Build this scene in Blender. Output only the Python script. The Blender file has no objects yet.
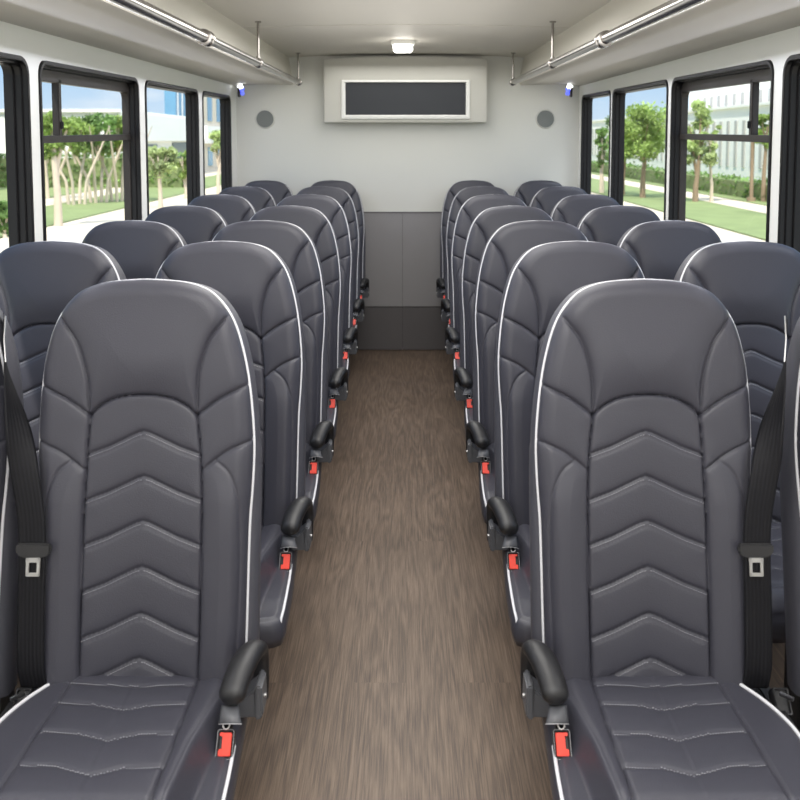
import bpy, bmesh, math, random
import numpy as np
from mathutils import Vector, Matrix
random.seed(7); rng = np.random.default_rng(7)
C = bpy.context.scene.collection
sc = bpy.context.scene

# ---------------------------------------------------------------- camera numbers
F = 880.0; X0 = 406.27; SY = 207.2; PIT = 0.076; H = 1.543
cp, sp = math.cos(PIT), math.sin(PIT)
def ray(px, py):
    a = (px - X0) / F; b = -(py - SY) / F
    return Vector((a, cp + b * sp, -sp + b * cp))
def at(px, py, y):
    """world point on the sight line of a photo pixel at distance y down the bus"""
    d = ray(px, py); t = y / d.y
    return Vector((d.x * t, y, H + d.z * t))

# ---------------------------------------------------------------- materials
def srgb(r, g, b):
    f = lambda c: (c / 255 / 12.92) if c <= 10 else ((c / 255 + .055) / 1.055) ** 2.4
    return (f(r), f(g), f(b), 1)
def new_mat(name):
    m = bpy.data.materials.new(name); m.use_nodes = True
    nt = m.node_tree; b = nt.nodes['Principled BSDF']
    return m, nt, b
def N(nt, kind, **kw):
    n = nt.nodes.new(kind)
    for k, v in kw.items():
        if k in n.inputs: n.inputs[k].default_value = v
        else: setattr(n, k, v)
    return n
def simple(name, col, rough=.5, metal=0, bump=0, scale=200, var=0, vscale=3, emis=None, es=0, spec=None):
    m, nt, b = new_mat(name)
    b.inputs['Base Color'].default_value = col
    b.inputs['Roughness'].default_value = rough
    b.inputs['Metallic'].default_value = metal
    if spec is not None: b.inputs['Specular IOR Level'].default_value = spec
    tc = N(nt, 'ShaderNodeTexCoord')
    if var:
        no = N(nt, 'ShaderNodeTexNoise', Scale=vscale, Detail=4.0)
        nt.links.new(tc.outputs['Object'], no.inputs['Vector'])
        hsv = N(nt, 'ShaderNodeHueSaturation', Color=col)
        mr = N(nt, 'ShaderNodeMapRange'); mr.inputs['To Min'].default_value = 1 - var; mr.inputs['To Max'].default_value = 1 + var
        nt.links.new(no.outputs['Fac'], mr.inputs['Value']); nt.links.new(mr.outputs['Result'], hsv.inputs['Value'])
        nt.links.new(hsv.outputs['Color'], b.inputs['Base Color'])
    if bump:
        no = N(nt, 'ShaderNodeTexNoise', Scale=scale, Detail=3.0)
        nt.links.new(tc.outputs['Object'], no.inputs['Vector'])
        bu = N(nt, 'ShaderNodeBump', Strength=bump, Distance=.002)
        nt.links.new(no.outputs['Fac'], bu.inputs['Height']); nt.links.new(bu.outputs['Normal'], b.inputs['Normal'])
    if emis:
        b.inputs['Emission Color'].default_value = emis; b.inputs['Emission Strength'].default_value = es
    return m
M = {}
M['leather'] = simple('leather', srgb(57, 57, 65), .42, bump=.2, scale=450, var=.05, vscale=4, spec=.42)
M['leather_dark'] = simple('leather_dark', srgb(74, 74, 79), .45, bump=.25, scale=450)
M['shell'] = simple('shell', srgb(68, 68, 75), .5, bump=.2, scale=400)
M['piping'] = simple('piping', srgb(208, 208, 212), .4)
M['stitch'] = simple('stitch', srgb(150, 150, 155), .6)
M['black_plastic'] = simple('black_plastic', srgb(29, 29, 31), .45, bump=.15, scale=500)
M['grey_plastic'] = simple('grey_plastic', srgb(78, 79, 83), .45)
M['red'] = simple('red_plastic', srgb(224, 62, 44), .4)
M['webbing_edge'] = simple('webbing_edge', srgb(150, 150, 152), .6)
M['chrome'] = simple('chrome', srgb(158, 154, 150), .2, metal=1)
M['steel'] = simple('steel', srgb(190, 190, 190), .3, metal=1)
M['rubber'] = simple('rubber_frame', srgb(22, 21, 22), .36, spec=.3)
M['rubber2'] = simple('alu_frame', srgb(46, 42, 40), .4, spec=.35)
M['wall'] = simple('wall_white', srgb(234, 234, 230), .6, var=.02, vscale=2)
M['backwall'] = simple('wall_grey', srgb(208, 208, 201), .6, var=.02, vscale=2)
M['ceiling'] = simple('ceiling_grey', srgb(196, 192, 183), .62, var=.02, vscale=1.5)
M['panel'] = simple('grey_panel', srgb(136, 134, 135), .45, bump=.12, scale=120, var=.04, vscale=6)
M['panel_dark'] = simple('dark_panel', srgb(88, 85, 86), .5, bump=.12, scale=120, var=.04, vscale=6)
M['ac'] = simple('ac_plastic', srgb(184, 183, 175), .45)
M['ac_white'] = simple('ac_frame', srgb(228, 228, 224), .4)
M['lamp'] = simple('lamp_lens', (1, 1, 1, 1), .3, emis=(1, .97, .9, 1), es=9)
M['led_white'] = simple('led_white', (1, 1, 1, 1), .3, emis=(.95, .97, 1, 1), es=6)
M['led_blue'] = simple('led_blue', srgb(70, 80, 230), .3, emis=(.10, .14, .9, 1), es=1.6)
M['speaker'] = simple('speaker_cloth', srgb(120, 124, 122), .8, bump=.8, scale=260)

def webbing_mat():
    m, nt, b = new_mat('webbing')
    tc = N(nt, 'ShaderNodeUVMap'); 
    w = N(nt, 'ShaderNodeTexWave', Scale=2.2, Distortion=.2); w.bands_direction = 'X'
    nt.links.new(tc.outputs['UV'], w.inputs['Vector'])
    r = N(nt, 'ShaderNodeValToRGB'); r.color_ramp.elements[0].color = srgb(12, 12, 15); r.color_ramp.elements[1].color = srgb(22, 22, 26)
    nt.links.new(w.outputs['Fac'], r.inputs['Fac']); nt.links.new(r.outputs['Color'], b.inputs['Base Color'])
    b.inputs['Roughness'].default_value = .6; b.inputs['Specular IOR Level'].default_value = .2
    bu = N(nt, 'ShaderNodeBump', Strength=.3, Distance=.001)
    nt.links.new(w.outputs['Fac'], bu.inputs['Height']); nt.links.new(bu.outputs['Normal'], b.inputs['Normal'])
    return m
M['webbing'] = webbing_mat()

def grille_mat():
    m, nt, b = new_mat('filter_mesh')
    tc = N(nt, 'ShaderNodeTexCoord')
    w = N(nt, 'ShaderNodeTexWave', Scale=60.0); w.bands_direction = 'Z'
    nt.links.new(tc.outputs['Object'], w.inputs['Vector'])
    r = N(nt, 'ShaderNodeValToRGB'); r.color_ramp.elements[0].color = srgb(26, 29, 34); r.color_ramp.elements[1].color = srgb(40, 44, 50)
    nt.links.new(w.outputs['Fac'], r.inputs['Fac']); nt.links.new(r.outputs['Color'], b.inputs['Base Color'])
    b.inputs['Roughness'].default_value = .6
    return m
M['grille'] = grille_mat()

def floor_mat():
    m, nt, b = new_mat('wood_vinyl')
    tc = N(nt, 'ShaderNodeTexCoord')
    sep = N(nt, 'ShaderNodeSeparateXYZ'); nt.links.new(tc.outputs['Object'], sep.inputs[0])
    # plank layout: planks run down the aisle
    mp = N(nt, 'ShaderNodeMapping'); mp.inputs['Rotation'].default_value = (0, 0, math.pi / 2)
    nt.links.new(tc.outputs['Object'], mp.inputs['Vector'])
    br = N(nt, 'ShaderNodeTexBrick', Scale=1.0); br.offset = .37
    br.inputs['Brick Width'].default_value = 2.4; br.inputs['Row Height'].default_value = .152
    br.inputs['Mortar Size'].default_value = .0007; br.inputs['Mortar Smooth'].default_value = .3
    br.inputs['Color1'].default_value = (.46, .46, .46, 1); br.inputs['Color2'].default_value = (.54, .54, .54, 1)
    br.inputs['Mortar'].default_value = (.40, .40, .40, 1)
    nt.links.new(mp.outputs['Vector'], br.inputs['Vector'])
    # grain: noise stretched along y
    g = N(nt, 'ShaderNodeMapping'); g.inputs['Scale'].default_value = (300, 6.0, 1)
    nt.links.new(tc.outputs['Object'], g.inputs['Vector'])
    # shift grain per plank
    addv = N(nt, 'ShaderNodeVectorMath'); addv.operation = 'MULTIPLY_ADD'
    nt.links.new(br.outputs['Color'], addv.inputs[0]); addv.inputs[1].default_value = (40, 40, 40); nt.links.new(g.outputs['Vector'], addv.inputs[2])
    n1 = N(nt, 'ShaderNodeTexNoise', Scale=1.0, Detail=5.0, Roughness=.7, Distortion=.1); nt.links.new(addv.outputs[0], n1.inputs['Vector'])
    # cathedral figure
    g2 = N(nt, 'ShaderNodeMapping'); g2.inputs['Scale'].default_value = (9, .9, 1); nt.links.new(tc.outputs['Object'], g2.inputs['Vector'])
    add2 = N(nt, 'ShaderNodeVectorMath'); add2.operation = 'MULTIPLY_ADD'
    nt.links.new(br.outputs['Color'], add2.inputs[0]); add2.inputs[1].default_value = (25, 25, 25); nt.links.new(g2.outputs['Vector'], add2.inputs[2])
    n2 = N(nt, 'ShaderNodeTexNoise', Scale=1.0, Detail=2.0); nt.links.new(add2.outputs[0], n2.inputs['Vector'])
    mul = N(nt, 'ShaderNodeMath', operation='MULTIPLY'); mul.inputs[1].default_value = 22; nt.links.new(n2.outputs['Fac'], mul.inputs[0])
    fr = N(nt, 'ShaderNodeMath', operation='SINE'); 
    m2 = N(nt, 'ShaderNodeMath', operation='MULTIPLY'); m2.inputs[1].default_value = 3.3; nt.links.new(mul.outputs[0], m2.inputs[0]); nt.links.new(m2.outputs[0], fr.inputs[0])
    n3 = N(nt, 'ShaderNodeTexNoise', Scale=1.3, Detail=3.0); nt.links.new(tc.outputs['Object'], n3.inputs['Vector'])
    # combine
    a1 = N(nt, 'ShaderNodeMath', operation='MULTIPLY_ADD'); a1.inputs[1].default_value = .05; nt.links.new(fr.outputs[0], a1.inputs[0]); nt.links.new(n1.outputs['Fac'], a1.inputs[2])
    a2 = N(nt, 'ShaderNodeMath', operation='MULTIPLY_ADD'); a2.inputs[1].default_value = .35; nt.links.new(br.outputs['Color'], a2.inputs[0]); nt.links.new(a1.outputs[0], a2.inputs[2])
    a3 = N(nt, 'ShaderNodeMath', operation='MULTIPLY_ADD'); a3.inputs[1].default_value = .25; nt.links.new(n3.outputs['Fac'], a3.inputs[0]); nt.links.new(a2.outputs[0], a3.inputs[2])
    r = N(nt, 'ShaderNodeValToRGB')
    e = r.color_ramp.elements; e[0].position = .5; e[0].color = srgb(58, 47, 39); e[1].position = 1.0; e[1].color = srgb(128, 110, 94)
    mid = e.new(.76); mid.color = srgb(94, 79, 67)
    nt.links.new(a3.outputs[0], r.inputs['Fac']); nt.links.new(r.outputs['Color'], b.inputs['Base Color'])
    b.inputs['Roughness'].default_value = .42
    bu = N(nt, 'ShaderNodeBump', Strength=.25, Distance=.002); nt.links.new(a1.outputs[0], bu.inputs['Height']); nt.links.new(bu.outputs['Normal'], b.inputs['Normal'])
    return m
M['floor'] = floor_mat()

def glass_mat():
    m, nt, b = new_mat('window_glass')
    nt.nodes.remove(b)
    out = nt.nodes['Material Output']
    tr = N(nt, 'ShaderNodeBsdfTransparent'); tr.inputs[0].default_value = (.97, .985, .98, 1)
    gl = N(nt, 'ShaderNodeBsdfGlossy'); gl.inputs['Roughness'].default_value = .02
    lw = N(nt, 'ShaderNodeLayerWeight', Blend=.12); fr = N(nt, 'ShaderNodeMath', operation='MULTIPLY'); fr.inputs[1].default_value = .12; nt.links.new(lw.outputs['Facing'], fr.inputs[0])
    mx = N(nt, 'ShaderNodeMixShader')
    nt.links.new(fr.outputs[0], mx.inputs[0]); nt.links.new(tr.outputs[0], mx.inputs[1]); nt.links.new(gl.outputs[0], mx.inputs[2])
    nt.links.new(mx.outputs[0], out.inputs[0])
    return m
M['glass'] = glass_mat()

# ---------------------------------------------------------------- object helpers
def link_mesh(name, verts, faces, mat, parent=None, smooth=True, recalc=True):
    me = bpy.data.meshes.new(name)
    me.from_pydata([tuple(v) for v in verts], [], faces)
    if recalc:
        bm = bmesh.new(); bm.from_mesh(me); bmesh.ops.recalc_face_normals(bm, faces=bm.faces); bm.to_mesh(me); bm.free()
    me.materials.append(mat)
    if smooth: me.shade_smooth()
    me.update()
    o = bpy.data.objects.new(name, me); C.objects.link(o)
    if parent: o.parent = parent
    return o
class MB:
    def __init__(s): s.v = []; s.f = []; s.sm = []
    def add(s, verts, faces):
        n = len(s.v); s.v += [tuple(v) for v in verts]; s.f += [tuple(i + n for i in f) for f in faces]
    def box(s, lo, hi):
        x0, y0, z0 = lo; x1, y1, z1 = hi
        s.add([(x0,y0,z0),(x1,y0,z0),(x1,y1,z0),(x0,y1,z0),(x0,y0,z1),(x1,y0,z1),(x1,y1,z1),(x0,y1,z1)],
              [(0,3,2,1),(4,5,6,7),(0,1,5,4),(1,2,6,5),(2,3,7,6),(3,0,4,7)])
    def obox(s, c, ax, ay, az):
        c = Vector(c); vs = []
        for k in (-1, 1):
            for i, j in ((-1,-1),(1,-1),(1,1),(-1,1)): vs.append(c + Vector(ax)*i + Vector(ay)*j + Vector(az)*k)
        s.add(vs, [(0,3,2,1),(4,5,6,7),(0,1,5,4),(1,2,6,5),(2,3,7,6),(3,0,4,7)])
    def tube(s, pts, r, n=10, closed=False, flat=None):
        """round (or elliptical, flat=(rx, ry) per point) tube along points"""
        pts = [Vector(p) for p in pts]; m = len(pts)
        rs = r if isinstance(r, (list, tuple)) else [r] * m
        base = len(s.v); up = None
        for i, p in enumerate(pts):
            if closed: t = pts[(i+1) % m] - pts[i-1]
            else: t = pts[min(i+1, m-1)] - pts[max(i-1, 0)]
            t.normalize()
            if up is None:
                up = Vector((0,0,1)) if abs(t.z) < .9 else Vector((1,0,0))
            a = t.cross(up)
            if a.length < 1e-6: a = t.cross(Vector((0,1,0)))
            a.normalize(); b = a.cross(t).normalized(); up = b
            for k in range(n):
                th = 2*math.pi*k/n
                rr = rs[i]
                ra, rb = (rr if not isinstance(rr, tuple) else rr[0]), (rr if not isinstance(rr, tuple) else rr[1])
                s.v.append(tuple(p + a*math.cos(th)*ra + b*math.sin(th)*rb))
        L = m if closed else m-1
        for i in range(L):
            for k in range(n):
                s.f.append((base+i*n+k, base+i*n+(k+1)%n, base+((i+1)%m)*n+(k+1)%n, base+((i+1)%m)*n+k))
        if not closed:
            s.f.append(tuple(base+k for k in range(n))[::-1]); s.f.append(tuple(base+(m-1)*n+k for k in range(n)))
    def build(s, name, mat, parent=None, smooth=False, bevel=0, seg=2, flip=False):
        v = [(-x, y, z) for x, y, z in s.v] if flip else s.v
        o = link_mesh(name, v, s.f, mat, parent, smooth)
        if bevel:
            bm = bmesh.new(); bm.from_mesh(o.data)
            bmesh.ops.bevel(bm, geom=[e for e in bm.edges if len(e.link_faces) == 2 and e.calc_face_angle(0) > .5], offset=bevel, segments=seg, affect='EDGES', clamp_overlap=True)
            bm.to_mesh(o.data); bm.free(); o.data.shade_smooth()
        if smooth or bevel: sharp(o)
        return o
def sharp(o, ang=50):
    bm = bmesh.new(); bm.from_mesh(o.data)
    for e in bm.edges:
        e.smooth = not (len(e.link_faces) == 2 and e.calc_face_angle(0) > math.radians(ang))
    bm.to_mesh(o.data); bm.free()
def empty(name, loc, label=None, cat=None, group=None):
    o = bpy.data.objects.new(name, None); C.objects.link(o); o.location = loc; o.empty_display_size = .1
    return tag(o, label, cat, group)
def tag(o, label=None, cat=None, group=None, kind=None):
    if label: o['label'] = label
    if cat: o['category'] = cat
    if group: o['group'] = group
    if kind: o['kind'] = kind
    return o
def struct(o): o['kind'] = 'structure'; return o
def copy_tree(o, parent=None):
    c = o.copy(); C.objects.link(c); c.parent = parent
    for ch in list(o.children): copy_tree(ch, c)
    return c
def smoothstep(a, b, x):
    t = np.clip((x-a)/(b-a), 0, 1); return t*t*(3-2*t)
def catmull(P, n=8):
    P = [np.array(p, float) for p in P]; out = []
    Q = [2*P[0]-P[1]] + P + [2*P[-1]-P[-2]]
    for i in range(1, len(Q)-2):
        for k in range(n):
            t = k/n
            out.append(.5*((2*Q[i]) + (-Q[i-1]+Q[i+1])*t + (2*Q[i-1]-5*Q[i]+4*Q[i+1]-Q[i+2])*t*t + (-Q[i-1]+3*Q[i]-3*Q[i+1]+Q[i+2])*t**3))
    out.append(P[-1]); return out
def seg_dist(U, V, line):
    d = np.full(U.shape, 1e9)
    for (x0, y0), (x1, y1) in zip(line[:-1], line[1:]):
        dx, dy = x1-x0, y1-y0; L2 = dx*dx+dy*dy+1e-12
        t = np.clip(((U-x0)*dx+(V-y0)*dy)/L2, 0, 1)
        d = np.minimum(d, np.hypot(U-x0-t*dx, V-y0-t*dy))
    return d

# ---------------------------------------------------------------- the seat
ZB, ZT, REC = .508, 1.262, .128
BL = math.hypot(REC, ZT-ZB)
B_UP = Vector((0, REC/BL, (ZT-ZB)/BL)); B_N = Vector((0, -(ZT-ZB)/BL, REC/BL))
LEAN = 0.0
def bpt(u, v, h):
    t = min(1, max(0, (v-.33)/.40)); return Vector((u-LEAN*.011*t*t*(3-2*t), 0, ZB)) + B_UP*v + B_N*h
OV = np.array([-.06, 0, .06, .27, .34, .43, .50, .55, .60, .66, .70, .734, .750, .760, .7645])
OW = np.array([.196, .200, .203, .206, .210, .2145, .212, .208, .201, .186, .167, .138, .110, .070, .0])
_cv = catmull(list(zip(OV, OW)), 10)
CV = np.array([p[0] for p in _cv]); CW = np.maximum(0, np.array([p[1] for p in _cv]))
_o = np.argsort(CV); CV = CV[_o]; CW = CW[_o]
def hw(v): return np.interp(v, CV, CW)

def sym(line): return [line, [(-x, y) for x, y in line]]
arch = [tuple(p) for p in catmull([(-.107,.494),(-.085,.514),(-.05,.5295),(0,.535),(.05,.5295),(.085,.514),(.107,.494)], 5)]
side = [tuple(p) for p in catmull([(.107,.494),(.113,.42),(.117,.30),(.117,.08),(.115,-.06)], 5)]
wing = [tuple(p) for p in catmull([(.178,.70),(.155,.672),(.130,.635),(.111,.57),(.107,.494)], 5)]
diag = [tuple(p) for p in catmull([(.215,.556),(.155,.528),(.107,.494)], 5)]
low = [tuple(p) for p in catmull([(.22,.446),(.165,.423),(.116,.387)], 5)]
bols = [tuple(p) for p in catmull([(.143,.406),(.166,.388),(.183,.355),(.191,.31),(.193,.2),(.190,.06),(.188,-.06)], 5)]
CH = [.462, .374, .288, .200, .112, .028]
chev = [[(-.117, a-.047), (-.07, a-.030), (-.012, a-.003), (0, a), (.012, a-.003), (.07, a-.030), (.117, a-.047)] for a in CH]

def build_back():
    nu, nv = 216, 330
    t = np.linspace(0, 1, nv+1)
    v = -.06 + (.7643+.06)*(1-(1-t)**1.45)
    s = np.linspace(-1, 1, nu+1)
    V, S = np.meshgrid(v, s, indexing='ij')
    U = S*hw(V)
    outline = [(-w, vv) for vv, w in zip(CV, CW) if vv >= -.06] + [(w, vv) for vv, w in list(zip(CV, CW))[::-1] if vv >= -.06]
    # distance to the outline (bottom edge not counted)
    e = seg_dist(U, V, outline)
    Rr = .034
    h = -.016 + .024*np.sqrt(np.clip(1-(1-np.clip(e/Rr, 0, 1))**2, 0, 1))
    dm = lambda ls: np.min([seg_dist(U, V, l) for l in ls], axis=0)
    d_arch = dm([arch]); d_side = dm(sym(side)); d_wing = dm(sym(wing)); d_diag = dm(sym(diag)); d_low = dm(sym(low)); d_bol = dm(sym(bols)); d_chev = dm(chev)
    aU = np.abs(U)
    archv = np.interp(aU, [abs(x) for x, y in arch][::-1][:len(arch)//2+1][::-1], [y for x, y in arch][::-1][:len(arch)//2+1][::-1]) if False else np.interp(aU, [p[0] for p in arch if p[0] >= -1e-6], [p[1] for p in arch if p[0] >= -1e-6])
    sideu = np.interp(V, [p[1] for p in side][::-1], [p[0] for p in side][::-1])
    insert = (V < archv) & (aU < sideu) & (V < .5360)
    insert &= ~((V > .494) & (aU > .107))
    wingu = np.interp(V, [p[1] for p in wing][::-1], [p[0] for p in wing][::-1])
    diagv = np.interp(aU, [p[0] for p in diag][::-1], [p[1] for p in diag][::-1])
    head = (~insert) & (((aU <= .107) & (V > archv)) | ((aU > .107) & (V > diagv)))
    headc = head & ((aU < wingu) | (V > .70))
    # puffs
    h += np.where(headc, .010*(1-np.exp(-np.minimum(d_arch*1., d_wing*2.5)/.030)), 0)
    h += np.where(head & ~headc, .004*(1-np.exp(-np.minimum(d_wing, d_diag)/.012)), 0)
    dch = np.minimum(d_chev, np.minimum(d_side, d_arch))
    h += np.where(insert, .0035*(1-np.exp(-dch/.010))-.003, 0)
    below = (~insert) & (~head)
    bolu = np.interp(V, [p[1] for p in bols][::-1], [p[0] for p in bols][::-1])
    inb = below & (V < .406) & (aU < bolu+.0) 
    h += np.where(below, .004*(1-np.exp(-np.minimum(np.minimum(d_side, d_diag), d_low)/.012)), 0)
    h += np.where(inb, .009*(1-np.exp(-np.minimum(d_bol, d_side)/.022))*smoothstep(.42, .32, V), 0)
    # whole-back form: bolsters forward of the middle
    h += .010*(np.clip(aU/.2, 0, 1)**2)*smoothstep(.50, .25, V)*smoothstep(0.0, .03, e)
    h += .012*smoothstep(.0, .25, e)*smoothstep(.5, .62, V)
    # seams
    def groove(d, depth, w): return -depth*np.exp(-np.abs(d)/w)
    h += groove(d_arch, .0085, .0020) + groove(d_side, .0075, .0018) + groove(d_diag, .0065, .0022) + groove(d_low, .0055, .0020)
    h += groove(d_wing, .0055, .0020)*smoothstep(.003, .012, e)
    h += groove(d_bol, .0042, .0018)
    h += np.where(insert, groove(d_chev, .0055, .0022), 0)
    for l in chev:
        l2 = [(x, y-.0095) for x, y in l]
        h += np.where(insert, groove(seg_dist(U, V, l2), .0018, .0016), 0)
    P = np.stack([U, B_UP.y*V+B_N.y*h, ZB+B_UP.z*V+B_N.z*h], -1)
    return U, V, h, P, insert, head
U_, V_, h_, P_, ins_, head_ = build_back()
def region(name, mask, mat, parent):
    nv, nu = P_.shape[:2]
    cm = mask[:-1, :-1].astype(int)+mask[1:, :-1]+mask[:-1, 1:]+mask[1:, 1:]
    cells = cm >= 2 if name != 'backrest' else None
    return cells
def grid_part(name, cells, mat, parent):
    nv, nu = P_.shape[:2]
    idx = -np.ones((nv, nu), int); verts = []; faces = []
    js, is_ = np.nonzero(cells)
    for j, i in zip(js, is_):
        q = []
        for a, b in ((j, i), (j, i+1), (j+1, i+1), (j+1, i)):
            if idx[a, b] < 0:
                idx[a, b] = len(verts); verts.append((P_[a, b][0]-LEAN*.011*float(smoothstep(.33, .73, V_[a, b])), P_[a, b][1], P_[a, b][2]))
            q.append(int(idx[a, b]))
        faces.append(tuple(q))
    return link_mesh(name, verts, faces, mat, parent, True, False)

def boundary_pts(d=0, k=1.0, vmin=-.06, n=70, hoff=-.014):
    """points round the outline of the back, from bottom left over the top to bottom right"""
    vs = [vmin + (.7645-vmin)*(1-(1-i/n)**1.7) for i in range(n+1)]
    left = [(-float(hw(v)), v) for v in vs]; right = [(float(hw(v)), v) for v in vs[::-1]][1:]
    return left+right

def smooth_curve(pts, it=2):
    pts = [Vector(p) for p in pts]
    for _ in range(it):
        pts = [pts[0]] + [(pts[i-1]+pts[i]*2+pts[i+1])/4 for i in range(1, len(pts)-1)] + [pts[-1]]
    return pts

def back_parts(root):
    fc = lambda m: (m[:-1, :-1].astype(int)+m[1:, :-1]+m[:-1, 1:]+m[1:, 1:]) >= 3
    ci = fc(ins_); ch = fc(head_) & ~ci
    grid_part('backrest', ~(ci | ch), M['leather'], root)
    grid_part('headrest', ch, M['leather'], root)
    q = grid_part('quilted_back_panel', ci, M['leather'], root)
    # stitches under each chevron
    for l in chev:
        mb = MB()
        for sgn in (-1, 1):
            for off in (-.0050, ):
                k = 0.006
                while k < .112:
                    x = sgn*k; y = np.interp(k, [0, .012, .07, .117], [l[3][1], l[3][1]-.003, l[3][1]-.030, l[3][1]-.047])+off
                    jj = int(np.argmin(np.abs(V_[:, 0]-y))); ii = int(np.argmin(np.abs(U_[jj]-x)))
                    c = bpt(x, y, h_[jj, ii]+.0008)
                    du = Vector((1, 0, 0))*.0013 + B_UP*(-sgn*.0005)
                    mb.obox(c, du, B_UP*.0004, B_N*.0005)
                    k += .0048
        mb.build('stitching', M['stitch'], q)
    # piping round the front edge
    bp = boundary_pts(vmin=-.04)
    pts = smooth_curve([bpt(u*1.002, v, -.0175-.003*float(smoothstep(.68, .75, v))) for u, v in bp], 3)
    mb = MB(); mb.tube(pts, [.0034-.0012*float(smoothstep(.70, .755, v)) for u, v in bp], 8); p = mb.build('piping', M['piping'], root, True)
    p['label'] = 'white piping round the edge of the back'
    # side shell and rear
    rings = []
    prof = [(-.0185, 1.0, 0, 0), (-.024, 1.0, 0, .003), (-.04, 1.0, .001, .006), (-.065, 1.0, 0, .006), (-.092, 1.0, -.006, .001), (-.106, .97, -.016, 0), (-.111, .86, -.04, 0)]
    bp = boundary_pts(vmin=-.06)
    bs = smooth_curve([Vector((u, v, 0)) for u, v in bp], 2)
    verts = []; faces = []; n = len(bs)
    for r_, (hh, k, dv, k_off) in enumerate(prof):
        for p in bs:
            a_ = abs(p.x); sg = -1 if p.x < 0 else 1
            if p.y < .43 and r_ > 0: a_ = a_+(.2165-a_)*min(1, r_/2)
            verts.append(tuple(bpt(sg*max(0, a_*k+min(k_off, a_*.3)), p.y+dv*float(smoothstep(.3, .75, p.y)), hh)))
    for r in range(len(prof)-1):
        for i in range(n-1): faces.append((r*n+i, r*n+i+1, (r+1)*n+i+1, (r+1)*n+i))
    # closing rows: join left and right points at the same height
    b = (len(prof)-1)*n
    for i in range(n//2): faces.append((b+i, b+i+1, b+n-2-i, b+n-1-i) if i+1 != n-2-i else (b+i, b+i+1, b+n-1-i))
    sh = link_mesh('back_shell', verts, faces, M['shell'], root)
    sharp(sh, 60)
    # seam cord down the middle of the side shell
    return

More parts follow.
